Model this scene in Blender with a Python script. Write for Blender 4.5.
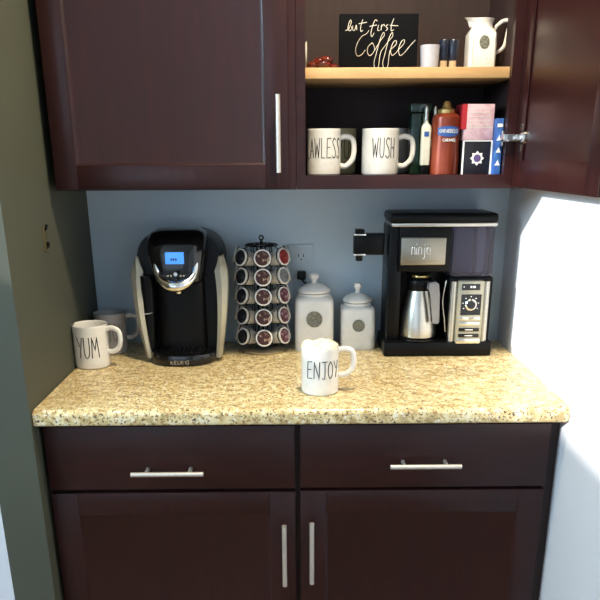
import bpy, bmesh, math, random
from mathutils import Vector, Matrix
for o in list(bpy.data.objects): bpy.data.objects.remove(o)
S = bpy.context.scene
COL = S.collection
PI = math.pi
random.seed(7)

# ------------------------------------------------------------------ camera
cam = bpy.data.cameras.new('camera'); camo = bpy.data.objects.new('camera', cam); COL.objects.link(camo)
_r = Vector((0.99994886, -0.00862043, -0.00528818))
_u = Vector((0.00789367, 0.33841468, 0.94096397))
_f = Vector((0.00632192, 0.94095759, -0.33846542))
M = Matrix((( _r.x, _u.x, -_f.x), (_r.y, _u.y, -_f.y), (_r.z, _u.z, -_f.z))).to_4x4()
M.translation = Vector((0.6021, -2.2345, 1.4576))
camo.matrix_world = M
cam.sensor_fit = 'HORIZONTAL'; cam.sensor_width = 36.0
cam.lens = 734.17 / 600 * 36.0
cam.shift_y = (418.6 - 300) / 600
cam.clip_start = 0.02
S.camera = camo

# ------------------------------------------------------------------ world, sun, window and fill light, exposure
w = bpy.data.worlds.new('world'); S.world = w; w.use_nodes = True
bg = w.node_tree.nodes['Background']
bg.inputs[0].default_value = (0.50, 0.70, 1.0, 1); bg.inputs[1].default_value = 0.8

sun = bpy.data.lights.new('sun', 'SUN'); sun.energy = 5.5; sun.angle = math.radians(0.9); sun.color = (1.0, 0.94, 0.86)
suno = bpy.data.objects.new('sun', sun); COL.objects.link(suno)
suno.rotation_euler = Vector((-1.0, -0.42, 0.30)).to_track_quat('Z', 'Y').to_euler()

def area(name, loc, direction, sx, sy, power, color):
    l = bpy.data.lights.new(name, 'AREA'); l.shape = 'RECTANGLE'; l.size = sx; l.size_y = sy
    l.energy = power; l.color = color
    o = bpy.data.objects.new(name, l); COL.objects.link(o); o.location = loc
    o.rotation_euler = (-Vector(direction)).to_track_quat('Z', 'Y').to_euler()
    return o
# added fill light, placed at an unseen window behind the camera
area('added_fill', (-0.55, -3.55, 1.5), (0, 1, 0), 1.5, 1.2, 8.5, (0.72, 0.84, 1.0))
# daylight entering through the high window of the left room wall
area('high_window_daylight', (-1.97, -1.95, 2.08), (1, 0, 0), 1.4, 0.5, 80.0, (0.58, 0.82, 1.0))

S.view_settings.view_transform = 'Standard'
try: S.view_settings.look = 'None'
except Exception: pass
S.view_settings.gamma = 1.0
S.view_settings.use_curve_mapping = False
S.view_settings.exposure = 0.0

# ------------------------------------------------------------------ helpers
def mat(name, col, rough=0.5, metal=0.0, coat=0.0, spec=None, emit=None, estr=1.0, trans=0.0, ior=1.45, alpha=1.0,
        noise=None, bump=None):
    """noise=(scale, colour2, lo, hi[, stretch xyz]) ; bump=(scale, strength)"""
    m = bpy.data.materials.new(name); m.use_nodes = True
    nt = m.node_tree; b = nt.nodes['Principled BSDF']
    b.inputs['Base Color'].default_value = (*col, 1); b.inputs['Roughness'].default_value = rough
    b.inputs['Metallic'].default_value = metal; b.inputs['Coat Weight'].default_value = coat
    b.inputs['Coat Roughness'].default_value = 0.12
    if spec is not None: b.inputs['Specular IOR Level'].default_value = spec
    if emit: b.inputs['Emission Color'].default_value = (*emit, 1); b.inputs['Emission Strength'].default_value = estr
    b.inputs['Transmission Weight'].default_value = trans; b.inputs['IOR'].default_value = ior
    b.inputs['Alpha'].default_value = alpha
    tc = nt.nodes.new('ShaderNodeTexCoord')
    if noise is None: noise = (60, tuple(c * 0.93 for c in col), 0.35, 0.75)
    n = nt.nodes.new('ShaderNodeTexNoise'); n.inputs['Scale'].default_value = noise[0]; n.inputs['Detail'].default_value = 4
    mp = nt.nodes.new('ShaderNodeMapping')
    if len(noise) > 4: mp.inputs['Scale'].default_value = noise[4]
    nt.links.new(tc.outputs['Object'], mp.inputs[0]); nt.links.new(mp.outputs[0], n.inputs[0])
    r = nt.nodes.new('ShaderNodeValToRGB'); r.color_ramp.elements[0].position = noise[2]; r.color_ramp.elements[1].position = noise[3]
    r.color_ramp.elements[0].color = (*col, 1); r.color_ramp.elements[1].color = (*noise[1], 1)
    nt.links.new(n.outputs[0], r.inputs[0]); nt.links.new(r.outputs[0], b.inputs['Base Color'])
    if bump:
        n2 = nt.nodes.new('ShaderNodeTexNoise'); n2.inputs['Scale'].default_value = bump[0]
        bp = nt.nodes.new('ShaderNodeBump'); bp.inputs['Strength'].default_value = bump[1]; bp.inputs['Distance'].default_value = 0.002
        nt.links.new(tc.outputs['Object'], n2.inputs[0]); nt.links.new(n2.outputs[0], bp.inputs['Height']); nt.links.new(bp.outputs[0], b.inputs['Normal'])
    return m

def granite():
    m = bpy.data.materials.new('granite'); m.use_nodes = True; nt = m.node_tree; b = nt.nodes['Principled BSDF']
    b.inputs['Roughness'].default_value = 0.28
    tc = nt.nodes.new('ShaderNodeTexCoord')
    def ramp(src, stops):
        r = nt.nodes.new('ShaderNodeValToRGB'); e = r.color_ramp.elements
        e[0].position, e[0].color = stops[0][0], (*stops[0][1], 1); e[1].position, e[1].color = stops[1][0], (*stops[1][1], 1)
        for p, c in stops[2:]:
            x = e.new(p); x.color = (*c, 1)
        nt.links.new(src, r.inputs[0]); return r.outputs[0]
    def noise(sc, det=3):
        n = nt.nodes.new('ShaderNodeTexNoise'); n.inputs['Scale'].default_value = sc; n.inputs['Detail'].default_value = det
        nt.links.new(tc.outputs['Object'], n.inputs[0]); return n.outputs[0]
    def vor(sc):
        n = nt.nodes.new('ShaderNodeTexVoronoi'); n.inputs['Scale'].default_value = sc
        nt.links.new(tc.outputs['Object'], n.inputs[0]); return n.outputs['Color']
    def mix(f, a, c):
        x = nt.nodes.new('ShaderNodeMix'); x.data_type = 'RGBA'
        nt.links.new(f, x.inputs['Factor']); nt.links.new(a, x.inputs[6]); nt.links.new(c, x.inputs[7]); return x.outputs[2]
    base = ramp(noise(45, 5), [(0.34, (0.50, 0.36, 0.16)), (0.66, (0.84, 0.73, 0.46)), (0.5, (0.74, 0.59, 0.30))])
    tan = nt.nodes.new('ShaderNodeRGB'); tan.outputs[0].default_value = (0.38, 0.22, 0.08, 1)
    dark = nt.nodes.new('ShaderNodeRGB'); dark.outputs[0].default_value = (0.075, 0.045, 0.03, 1)
    pale = nt.nodes.new('ShaderNodeRGB'); pale.outputs[0].default_value = (0.86, 0.80, 0.67, 1)
    f1 = ramp(noise(150, 2), [(0.57, (0, 0, 0)), (0.64, (1, 1, 1))])
    f2 = ramp(noise(190, 2), [(0.60, (0, 0, 0)), (0.66, (1, 1, 1))])
    f3 = ramp(noise(90, 3), [(0.60, (0, 0, 0)), (0.67, (0.8, 0.8, 0.8))])
    c = mix(f3, base, pale.outputs[0]); c = mix(f1, c, tan.outputs[0]); c = mix(f2, c, dark.outputs[0])
    f4 = ramp(noise(80, 4), [(0.63, (0, 0, 0)), (0.70, (0.75, 0.75, 0.75))]); c = mix(f4, c, dark.outputs[0])
    nt.links.new(c, b.inputs['Base Color'])
    return m

def wood(name, c1, c2, rough=0.3, coat=0.3, vertical=True):
    st = (9, 9, 1.2) if vertical else (1.2, 9, 9)
    return mat(name, c1, rough, coat=coat, spec=0.38, noise=(7, c2, 0.3, 0.75, st))

MT = dict(
    wall=mat('lit_wall_paint', (0.66, 0.67, 0.70), 0.7, noise=(3, (0.63, 0.64, 0.67), 0.3, 0.7), bump=(180, 0.15)),  # lighter copy of the blue-grey wall paint, its sunlight put into the colour
    wallblue=mat('blue_grey_paint', (0.47, 0.575, 0.66), 0.75, noise=(3, (0.45, 0.555, 0.64), 0.3, 0.7), bump=(180, 0.15)),
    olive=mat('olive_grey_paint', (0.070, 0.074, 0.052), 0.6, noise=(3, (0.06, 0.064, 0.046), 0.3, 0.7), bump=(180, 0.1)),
    ceiling=mat('ceiling_paint', (0.8, 0.8, 0.78), 0.9),
    floor=wood('floor_wood', (0.22, 0.13, 0.07), (0.30, 0.19, 0.11), 0.4, 0.1, False),
    granite=granite(),
    wood=wood('espresso_wood', (0.028, 0.0062, 0.0055), (0.017, 0.0042, 0.0042), 0.36, 0.10),
    woodh=wood('espresso_wood_cross', (0.028, 0.0062, 0.0055), (0.017, 0.0042, 0.0042), 0.36, 0.10, False),
    inside=wood('cabinet_interior', (0.036, 0.020, 0.019), (0.028, 0.016, 0.016), 0.6, 0.0),
    frame_dark=mat('cabinet_carcass', (0.018, 0.006, 0.006), 0.5),
    maple=wood('shelf_edge', (0.50, 0.30, 0.13), (0.60, 0.38, 0.18), 0.45, 0.0, False),
    nickel=mat('brushed_nickel', (0.72, 0.67, 0.60), 0.42, 0.8),
    chrome=mat('chrome', (0.8, 0.78, 0.74), 0.12, 1.0),
    steel=mat('brushed_steel', (0.60, 0.57, 0.50), 0.30, 1.0, noise=(30, (0.52, 0.50, 0.44), 0.3, 0.7, (1, 1, 20))),
    plate=mat('dark_brushed_steel', (0.34, 0.31, 0.25), 0.36, 1.0, noise=(30, (0.28, 0.26, 0.21), 0.3, 0.7, (1, 1, 20))),
    silver=mat('silver_plastic', (0.46, 0.43, 0.33), 0.45, 0.35),
    ceramic=mat('white_ceramic', (0.80, 0.77, 0.71), 0.22, coat=0.4, bump=(45, 0.12)),
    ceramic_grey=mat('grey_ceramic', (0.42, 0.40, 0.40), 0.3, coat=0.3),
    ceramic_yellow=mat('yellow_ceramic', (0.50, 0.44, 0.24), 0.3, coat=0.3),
    ink=mat('black_glaze', (0.02, 0.02, 0.02), 0.4),
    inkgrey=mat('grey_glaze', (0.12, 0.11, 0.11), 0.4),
    black=mat('gloss_black_plastic', (0.004, 0.004, 0.005), 0.14, coat=0.2),
    matte=mat('satin_black_plastic', (0.0035, 0.0035, 0.004), 0.33, spec=0.18),
    charcoal=mat('charcoal_plastic', (0.035, 0.033, 0.038), 0.3),
    smoke=mat('smoked_plastic', (0.40, 0.36, 0.46), 0.08, trans=0.85, ior=1.2),
    lcd=mat('blue_lcd', (0.03, 0.12, 0.5), 0.3, emit=(0.08, 0.36, 1.0), estr=0.9),
    lcdtext=mat('lcd_digits', (0.01, 0.02, 0.08), 0.4),
    print_white=mat('white_print', (0.8, 0.8, 0.78), 0.5),
    grey_grip=mat('grey_grip', (0.24, 0.23, 0.23), 0.35),
    medallion=mat('pewter_medallion', (0.14, 0.14, 0.105), 0.45, 0.3, noise=(220, (0.26, 0.25, 0.2), 0.4, 0.6), bump=(300, 0.5)),
    cream=mat('whipped_cream', (0.90, 0.84, 0.58), 0.55, noise=(60, (0.86, 0.76, 0.44), 0.45, 0.75), bump=(60, 0.8)),
    podw=mat('pod_cup', (0.62, 0.58, 0.52), 0.4),
    podrim=mat('pod_rim', (0.80, 0.77, 0.71), 0.35),
    lid_dark=mat('dark_foil', (0.015, 0.016, 0.02), 0.3, noise=(170, (0.20, 0.20, 0.21), 0.60, 0.72)),
    lid_brown=mat('brown_foil', (0.06, 0.013, 0.008), 0.3, noise=(90, (0.42, 0.30, 0.20), 0.56, 0.64)),
    lid_red=mat('red_foil', (0.20, 0.018, 0.018), 0.3, noise=(110, (0.36, 0.12, 0.12), 0.5, 0.7)),
    lid_grey=mat('grey_foil', (0.20, 0.21, 0.21), 0.35, noise=(120, (0.08, 0.08, 0.08), 0.5, 0.7)),
    lid_plum=mat('plum_foil', (0.10, 0.025, 0.04), 0.35, noise=(100, (0.40, 0.28, 0.30), 0.52, 0.64)),
    outlet=mat('outlet_plate', (0.44, 0.53, 0.60), 0.45),
    slate=mat('chalkboard', (0.004, 0.0045, 0.006), 0.8, spec=0.1),
    chalk=mat('cream_lettering', (0.86, 0.82, 0.72), 0.6),
    redbrown=mat('glossy_reddish_brown', (0.16, 0.022, 0.012), 0.22, coat=0.5, noise=(60, (0.05, 0.008, 0.006), 0.4, 0.6)),
    bluewhite=mat('pale_blue_white', (0.46, 0.48, 0.56), 0.35),
    tan=mat('tan_bamboo', (0.50, 0.37, 0.22), 0.5),
    navy=mat('navy_plastic', (0.010, 0.014, 0.03), 0.3),
    green=mat('dark_green_glass', (0.004, 0.022, 0.012), 0.12, coat=0.5),
    labelw=mat('cream_label', (0.62, 0.60, 0.50), 0.5),
    copper=mat('copper_sleeve', (0.20, 0.038, 0.017), 0.28, 0.3, noise=(30, (0.17, 0.03, 0.014), 0.4, 0.7)),
    gold=mat('gold_cap', (0.62, 0.44, 0.16), 0.3, 0.8),
    blue=mat('blue_print', (0.03, 0.09, 0.32), 0.4),
    bluebox=mat('blue_carton', (0.03, 0.10, 0.36), 0.45, noise=(40, (0.06, 0.2, 0.5), 0.5, 0.7)),
    pink=mat('pink_carton', (0.66, 0.46, 0.50), 0.5, noise=(70, (0.56, 0.34, 0.40), 0.45, 0.62)),
    red=mat('red_carton', (0.42, 0.02, 0.03), 0.45),
    blackbox=mat('black_carton', (0.010, 0.009, 0.014), 0.4),
    purple=mat('purple_print', (0.10, 0.06, 0.18), 0.5),
    glass=mat('window_glass', (0.95, 0.97, 1), 0.02, trans=1.0, ior=1.0),
    brass=mat('aged_brass', (0.35, 0.27, 0.12), 0.35, 0.9),
    lamp=mat('lamp_diffuser', (0.9, 0.85, 0.75), 0.5, emit=(1.0, 0.78, 0.5), estr=4.0),
    whitepaint=mat('white_trim', (0.78, 0.78, 0.77), 0.4),
)

def box(bm, x0, x1, y0, y1, z0, z1, bev=0.0, seg=2):
    r = bmesh.ops.create_cube(bm, size=1.0)
    vs = r['verts']
    for v in vs:
        v.co = Vector(((x0 + x1) / 2 + v.co.x * (x1 - x0), (y0 + y1) / 2 + v.co.y * (y1 - y0), (z0 + z1) / 2 + v.co.z * (z1 - z0)))
    if bev > 0:
        es = list({e for v in vs for e in v.link_edges})
        bmesh.ops.bevel(bm, geom=es, offset=bev, segments=seg, affect='EDGES', profile=0.5)

def basis(d):
    d = Vector(d).normalized(); a = Vector((0, 0, 1)) if abs(d.z) < 0.9 else Vector((1, 0, 0))
    u = d.cross(a).normalized(); return u, d.cross(u).normalized(), d

def rings(bm, loops, cap0=True, cap1=True, closed=True):
    L = [[bm.verts.new(p) for p in lp] for lp in loops]
    n = len(L[0])
    for a, b in zip(L[:-1], L[1:]):
        for i in range(n if closed else n - 1):
            j = (i + 1) % n
            bm.faces.new((a[i], a[j], b[j], b[i]))
    if cap0: bm.faces.new(list(reversed(L[0])))
    if cap1: bm.faces.new(L[-1])
    return L

def cyl(bm, p0, p1, r0, r1=None, seg=24):
    if r1 is None: r1 = r0
    p0, p1 = Vector(p0), Vector(p1); u, v, d = basis(p1 - p0)
    rings(bm, [[p + u * (r * math.cos(2 * PI * i / seg)) + v * (r * math.sin(2 * PI * i / seg)) for i in range(seg)] for p, r in ((p0, r0), (p1, r1))])

def lathe(bm, prof, c=(0, 0, 0), seg=48, axis=(0, 0, 1), capA=True, capB=True):
    c = Vector(c); u, v, d = basis(axis)
    rings(bm, [[c + d * z + u * (r * math.cos(2 * PI * i / seg)) + v * (r * math.sin(2 * PI * i / seg)) for i in range(seg)] for r, z in prof], capA, capB)

def spline(pts, n=6, closed=False):
    P = [Vector(p) for p in pts]; out = []
    m = len(P)
    rng = range(m) if closed else range(m - 1)
    for i in rng:
        if closed: a, b, c, d = P[(i - 1) % m], P[i], P[(i + 1) % m], P[(i + 2) % m]
        else: a, b, c, d = P[max(i - 1, 0)], P[i], P[i + 1], P[min(i + 2, m - 1)]
        for k in range(n):
            t = k / n
            out.append(0.5 * ((2 * b) + (c - a) * t + (2 * a - 5 * b + 4 * c - d) * t * t + (3 * b - a - 3 * c + d) * t ** 3))
    if not closed: out.append(P[-1])
    return out

def tube(bm, pts, r, seg=10, closed=False, ry=None):
    """sweep an ellipse (r across, ry along the second axis) along the points; r may be a list"""
    P = [Vector(p) for p in pts]; n = len(P); loops = []; prev = None
    for i in range(n):
        if closed: t = (P[(i + 1) % n] - P[(i - 1) % n])
        else: t = P[min(i + 1, n - 1)] - P[max(i - 1, 0)]
        t.normalize()
        if prev is None: u, v, _ = basis(t)
        else:
            u = (prev - t * prev.dot(t))
            if u.length < 1e-6: u = basis(t)[0]
            u.normalize(); v = t.cross(u)
        prev = u
        rr = r[i] if isinstance(r, (list, tuple)) else r
        r2 = ry if ry is not None else rr
        loops.append([P[i] + u * (rr * math.cos(2 * PI * k / seg)) + v * (r2 * math.sin(2 * PI * k / seg)) for k in range(seg)])
    if closed: loops.append(loops[0])
    L = rings(bm, loops, not closed, not closed)
    if closed: bmesh.ops.remove_doubles(bm, verts=L[0] + L[-1], dist=1e-7)

def prism(bm, outline, y0, y1, bev=0.0):
    """outline of (x, z) points extruded along y"""
    a = [bm.verts.new((x, y0, z)) for x, z in outline]; b = [bm.verts.new((x, y1, z)) for x, z in outline]
    n = len(a); fs = [bm.faces.new(a), bm.faces.new(list(reversed(b)))]
    for i in range(n):
        j = (i + 1) % n; fs.append(bm.faces.new((a[j], a[i], b[i], b[j])))
    if bev > 0: bmesh.ops.bevel(bm, geom=list(fs[0].edges) + list(fs[1].edges), offset=bev, segments=2, affect='EDGES')

def rrect(x0, x1, z0, z1, r, n=5):
    o = []
    for cx, cz, a0 in ((x1 - r, z1 - r, 0), (x0 + r, z1 - r, 90), (x0 + r, z0 + r, 180), (x1 - r, z0 + r, 270)):
        for k in range(n + 1):
            a = math.radians(a0 + 90 * k / n); o.append((cx + r * math.cos(a), cz + r * math.sin(a)))
    return o

def sup(cx, cy, z, hx, hy, e=4.0, n=48):
    """superellipse loop in the horizontal plane"""
    o = []
    for k in range(n):
        a = 2 * PI * k / n; c, s = math.cos(a), math.sin(a)
        o.append(Vector((cx + hx * math.copysign(abs(c) ** (2 / e), c), cy + hy * math.copysign(abs(s) ** (2 / e), s), z)))
    return o

def obj(name, bm, m, parent=None, smooth=True, label=None, offset=True):
    bmesh.ops.recalc_face_normals(bm, faces=bm.faces)
    if smooth:
        for f in bm.faces: f.smooth = True
        for e in bm.edges:
            if len(e.link_faces) == 2 and e.calc_face_angle(0) > math.radians(38): e.smooth = False
    me = bpy.data.meshes.new(name)
    if parent is not None and offset:
        base = parent
        off = Vector((0, 0, 0))
        while base is not None: off += base.location; base = base.parent
        bmesh.ops.translate(bm, verts=bm.verts, vec=-off)
    bm.to_mesh(me); bm.free()
    me.materials.append(m if not isinstance(m, str) else MT[m])
    o = bpy.data.objects.new(name, me); COL.objects.link(o)
    if parent is not None: o.parent = parent
    if label: o['label'] = label
    return o

def thing(name, label, cat, loc, group=None):
    o = bpy.data.objects.new(name, None); COL.objects.link(o); o.location = loc; o.empty_display_size = 0.03
    o['label'] = label; o['category'] = cat
    if group: o['group'] = group
    return o
def tag(o, label, cat, group=None):
    o['label'] = label; o['category'] = cat
    if group: o['group'] = group
    return o
def struct(name, bm, m, parent=None, smooth=False):
    o = obj(name, bm, m, parent, smooth)
    if parent is None: o['kind'] = 'structure'
    return o
def B(*boxes, bev=0.0):
    bm = bmesh.new()
    for b in boxes: box(bm, *b, bev=bev)
    return bm
def NB(): return bmesh.new()

# ------------------------------------------------------------------ the room
XL, XR = -2.0, 1.233          # far left wall, right wall
YF = -3.6                     # wall behind the camera
CZ = 2.46                     # ceiling
AE = -0.66                    # front end of the alcove's left wall
struct('floor', B((XL - .1, XR + .1, YF - .1, 0.1, -0.1, 0)), 'floor')
struct('ceiling', B((XL - .1, XR + .1, YF - .1, 0.1, CZ, CZ + .1)), 'ceiling')
struct('wall_back', B((-0.1, XR, 0, 0.1, 0, CZ)), 'wallblue')
struct('wall_right', B((XR, XR + 0.1, YF, 0.1, 0, CZ)), 'wall')
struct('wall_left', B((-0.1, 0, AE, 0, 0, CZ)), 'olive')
struct('wall_return', B((XL, -0.1, AE, AE + 0.1, 0, CZ)), 'wall')
# far left wall with a high window
WY0, WY1, WZ0, WZ1 = -2.75, -1.2, 1.80, 2.41
struct('wall_far_left', B((XL - .1, XL, YF, AE, 0, WZ0), (XL - .1, XL, YF, AE, WZ1, CZ), (XL - .1, XL, YF, WY0, WZ0, WZ1), (XL - .1, XL, WY1, AE, WZ0, WZ1)), 'wall')
w1 = struct('window_1', B((XL - .11, XL + .01, WY0 - .04, WY0, WZ0 - .04, WZ1 + .04), (XL - .11, XL + .01, WY1, WY1 + .04, WZ0 - .04, WZ1 + .04),
                          (XL - .11, XL + .01, WY0, WY1, WZ0 - .04, WZ0), (XL - .11, XL + .01, WY0, WY1, WZ1, WZ1 + .04)), 'whitepaint')
# wall behind the camera with a window added for the fill light
VX0, VX1, VZ0, VZ1 = -1.3, 0.2, 0.9, 2.1
struct('wall_front', B((XL - .1, XR + .1, YF - .1, YF, 0, VZ0), (XL - .1, XR + .1, YF - .1, YF, VZ1, CZ), (XL - .1, VX0, YF - .1, YF, VZ0, VZ1), (VX1, XR + .1, YF - .1, YF, VZ0, VZ1)), 'wall')
w2 = struct('window_2', B((VX0 - .05, VX0, YF - .11, YF + .01, VZ0 - .05, VZ1 + .05), (VX1, VX1 + .05, YF - .11, YF + .01, VZ0 - .05, VZ1 + .05),
                          (VX0, VX1, YF - .11, YF + .01, VZ0 - .05, VZ0), (VX0, VX1, YF - .11, YF + .01, VZ1, VZ1 + .05)), 'whitepaint')

# ceiling light above the front of the counter
cl = thing('ceiling_light', 'round warm recessed ceiling light above the counter front', 'ceiling light', (0.75, -0.80, CZ))
bm = NB(); lathe(bm, [(0.10, -0.012), (0.11, -0.008), (0.115, -0.0005), (0.085, -0.0005), (0.085, -0.010)], (0.75, -0.80, CZ), 48); obj('trim_ring', bm, 'whitepaint', cl)
bm = NB(); lathe(bm, [(0.083, -0.009), (0.083, -0.002)], (0.75, -0.80, CZ), 48); obj('diffuser', bm, 'lamp', cl)
ll = bpy.data.lights.new('ceiling_light_bulb', 'AREA'); ll.shape = 'DISK'; ll.size = 0.15; ll.energy = 27.0; ll.color = (1.0, 0.84, 0.58)
llo = bpy.data.objects.new('ceiling_light_bulb', ll); COL.objects.link(llo); llo.parent = cl; llo.location = (0, 0, -0.02)

# ------------------------------------------------------------------ bar handles
def bar_handle(parent, p, length, vertical, nrm=(0, -1, 0), stand=0.034, r=0.0058, name='handle'):
    """p: centre on the face"""
    p = Vector(p); n = Vector(nrm); ax = Vector((0, 0, 1)) if vertical else Vector((n.y, -n.x, 0)) * -1
    bm = NB(); c = p + n * stand
    cyl(bm, c - ax * length / 2, c + ax * length / 2, r, seg=16)
    for s in (-1, 1):
        q = p + ax * (s * length * 0.30); cyl(bm, q, q + n * stand, r * 0.8, seg=12)
    return obj(name, bm, 'nickel', parent, label='brushed nickel bar handle')

def shaker(x0, x1, z0, z1, y, t=0.020, st=0.062, rail=0.058, rec=0.007):
    """door front face at y, frame and recessed panel as one mesh"""
    bm = NB()
    box(bm, x0, x0 + st, y, y + t, z0, z1, bev=0.0016); box(bm, x1 - st, x1, y, y + t, z0, z1, bev=0.0016)
    box(bm, x0 + st, x1 - st, y, y + t, z0, z0 + rail, bev=0.0016); box(bm, x0 + st, x1 - st, y, y + t, z1 - rail, z1, bev=0.0016)
    a, b, c, d = x0 + st, x1 - st, z0 + rail, z1 - rail
    # sloped moulding round the recess
    o = [(a, y + .0015, c), (b, y + .0015, c), (b, y + .0015, d), (a, y + .0015, d)]
    g = 0.009
    i = [(a + g, y + rec, c + g), (b - g, y + rec, c + g), (b - g, y + rec, d - g), (a + g, y + rec, d - g)]
    O = [bm.verts.new(q) for q in o]; I = [bm.verts.new(q) for q in i]
    for k in range(4): bm.faces.new((O[k], O[(k + 1) % 4], I[(k + 1) % 4], I[k]))
    bm.faces.new(I)
    box(bm, a, b, y + rec + 0.003, y + t, c, d)
    return bm

# ------------------------------------------------------------------ base cabinets
FY = -0.620
def base_cabinet(x0, x1, label, hx, dx0, dx1):
    t = thing('base_cabinet', label, 'cabinet', ((x0 + x1) / 2, -0.3, 0), 'espresso base cabinets under the counter')
    bm = NB(); box(bm, x0, x1, FY + 0.021, -0.004, 0.10, 0.8705); box(bm, x0 + .002, x1 - .002, FY + 0.09, -0.02, 0.0, 0.10)
    obj('body', bm, 'frame_dark', t, False)
    bm = B((dx0, dx1, FY, FY + 0.020, 0.698, 0.860), bev=0.002); dr = obj('drawer', bm, 'woodh', t)
    return t, dr
t, dr = base_cabinet(0.001, 0.606, 'dark cherry base cabinet on the left, with one drawer over one door', 0.29, 0.010, 0.600)
bar_handle(dr, (0.300, FY, 0.752), 0.170, False)
bm = shaker(0.010, 0.600, 0.115, 0.688, FY); d = obj('door', bm, 'wood', t)
bar_handle(d, (0.573, FY, 0.530), 0.168, True)
t, dr = base_cabinet(0.607, 1.232, 'dark cherry base cabinet on the right, beside the side wall', 0.9, 0.613, 1.205)
bar_handle(dr, (0.908, FY, 0.766), 0.167, False)
bm = shaker(0.613, 1.205, 0.115, 0.690, FY); d = obj('door', bm, 'wood', t)
bar_handle(d, (0.640, FY, 0.536), 0.168, True)

# countertop with a rounded nose
bm = NB()
yz = [(-0.002, 0.8715), (-0.002, 0.91)]
for k in range(9):
    a = math.radians(90 + 90 * k / 8); yz.append((-0.637 + 0.014 * math.cos(a), 0.896 + 0.014 * math.sin(a)))
for k in range(7):
    a = math.radians(180 + 90 * k / 6); yz.append((-0.643 + 0.008 * math.cos(a), 0.8795 + 0.008 * math.sin(a)))
A = [bm.verts.new((0.002, y, z)) for y, z in yz]; Bv = [bm.verts.new((1.231, y, z)) for y, z in yz]
for i in range(len(A)):
    j = (i + 1) % len(A); bm.faces.new((A[i], A[j], Bv[j], Bv[i]))
bm.faces.new(A); bm.faces.new(list(reversed(Bv)))
ct = obj('countertop', bm, 'granite'); tag(ct, 'speckled tan granite countertop with rounded front edge over the base cabinets', 'countertop')

# ------------------------------------------------------------------ upper cabinets
UY, UZ0, UZ1 = -0.330, 1.376, 2.16
t = thing('wall_cabinet', 'closed dark cherry wall cabinet with one framed door and long handle', 'cabinet', (0.31, -0.16, UZ0), 'espresso wall cabinets over the counter')
obj('body', B((0.016, 0.609, UY, -0.002, UZ0, UZ1)), 'frame_dark', t, False)
fw = NB(); box(fw, 0.587, 0.609, UY - .001, UY + .01, UZ0, UZ1); obj('face_frame', fw, 'wood', t, False)
d = obj('door', shaker(0.022, 0.590, UZ0 + 0.004, UZ1 - 0.01, UY - 0.021, st=0.055, rail=0.056), 'wood', t)
bar_handle(d, (0.567, UY - 0.021, 1.503), 0.172, True)

t = thing('wall_cabinet', 'open dark cherry wall cabinet with two shelves of mugs and boxes', 'cabinet', (0.90, -0.16, UZ0), 'espresso wall cabinets over the counter')
OX0, OX1 = 0.632, 1.120
obj('carcass', B((0.610, 0.628, UY + .02, -0.014, UZ0, UZ1), (1.132, 1.150, UY + .02, -0.014, UZ0, UZ1), (0.610, 1.150, -0.014, -0.002, UZ0, UZ1),
        (0.628, 1.132, UY + .02, -0.014, UZ0 + .012, UZ0 + .030), (0.628, 1.132, UY + .02, -0.014, UZ1 - .018, UZ1)), 'inside', t, False)
obj('face_frame', B((0.610, OX0, UY, UY + .02, UZ0, UZ1), (OX1, 1.144, UY, UY + .02, UZ0, UZ1), (OX0, OX1, UY, UY + .02, UZ0, UZ0 + .033),
        (OX0, OX1, UY, UY + .02, UZ1 - .04, UZ1)), 'woodh', t, False)
SZ = 1.652  # top of the middle shelf
obj('shelf', B((0.629, 1.131, UY + .021, -0.015, SZ - 0.024, SZ), bev=0.001), 'maple', t, label='light maple shelf board')
obj('filler_strip', B((1.1455, 1.232, UY, UY + .02, UZ0, UZ1)), 'frame_dark', t, False)
# open door: built closed in local space about the hinge line, then swung
dd = bpy.data.objects.new('door', None)
bm = shaker(-0.50, -0.002, UZ0 + 0.004 - UZ0, UZ1 - 0.01 - UZ0, -0.021, st=0.058, rail=0.062)
# inner face with its own moulding, the side turned to the room when open
y = 0.0; x0, x1, z0, z1 = -0.50, -0.002, 0.004, UZ1 - 0.01 - UZ0
a, b, c, e_ = x0 + .058, x1 - .058, z0 + .062, z1 - .062
door_inner = bm
for q in ((x0, x0 + .058, 0, .0035, z0, z1), (x1 - .058, x1, 0, .0035, z0, z1), (a, b, 0, .0035, z0, z0 + .062), (a, b, 0, .0035, z1 - .062, z1)):
    box(bm, *q, bev=0.0012)
hinge_at = Vector((1.145, UY - 0.002, UZ0))
dopen = obj('door', bm, 'wood', None)
dopen.parent = t; dopen.location = hinge_at - t.location; dopen.rotation_euler = (0, 0, math.radians(92))
bm = NB(); cyl(bm, (-0.475, -0.051, 0.045), (-0.475, -0.051, 0.215), 0.0058, seg=16)
for z in (0.08, 0.18): cyl(bm, (-0.475, -0.021, z), (-0.475, -0.051, z), 0.0036, seg=12)
h = obj('handle', bm, 'nickel', None, label='brushed nickel bar handle'); h.parent = dopen
# concealed hinge
bm = NB()
box(bm, 1.112, 1.119, UY + 0.012, UY + 0.055, 1.474, 1.510, bev=0.002)
box(bm, 1.108, 1.150, UY - 0.018, UY + 0.018, 1.484, 1.502, bev=0.003)
cyl(bm, (1.124, UY - 0.019, 1.493), (1.124, UY - 0.012, 1.493), 0.007)
cyl(bm, (1.144, UY - 0.050, 1.493), (1.150, UY - 0.050, 1.493), 0.0175)
box(bm, 1.140, 1.148, UY - 0.062, UY - 0.012, 1.482, 1.504, bev=0.002)
for z in (1.470, 1.516): cyl(bm, (1.141, UY - 0.045, z), (1.149, UY - 0.045, z), 0.0085)
box(bm, 1.145, 1.149, UY - 0.056, UY - 0.034, 1.466, 1.520, bev=0.001)
obj('hinge', bm, 'chrome', t, label='chrome concealed hinge')

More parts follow.
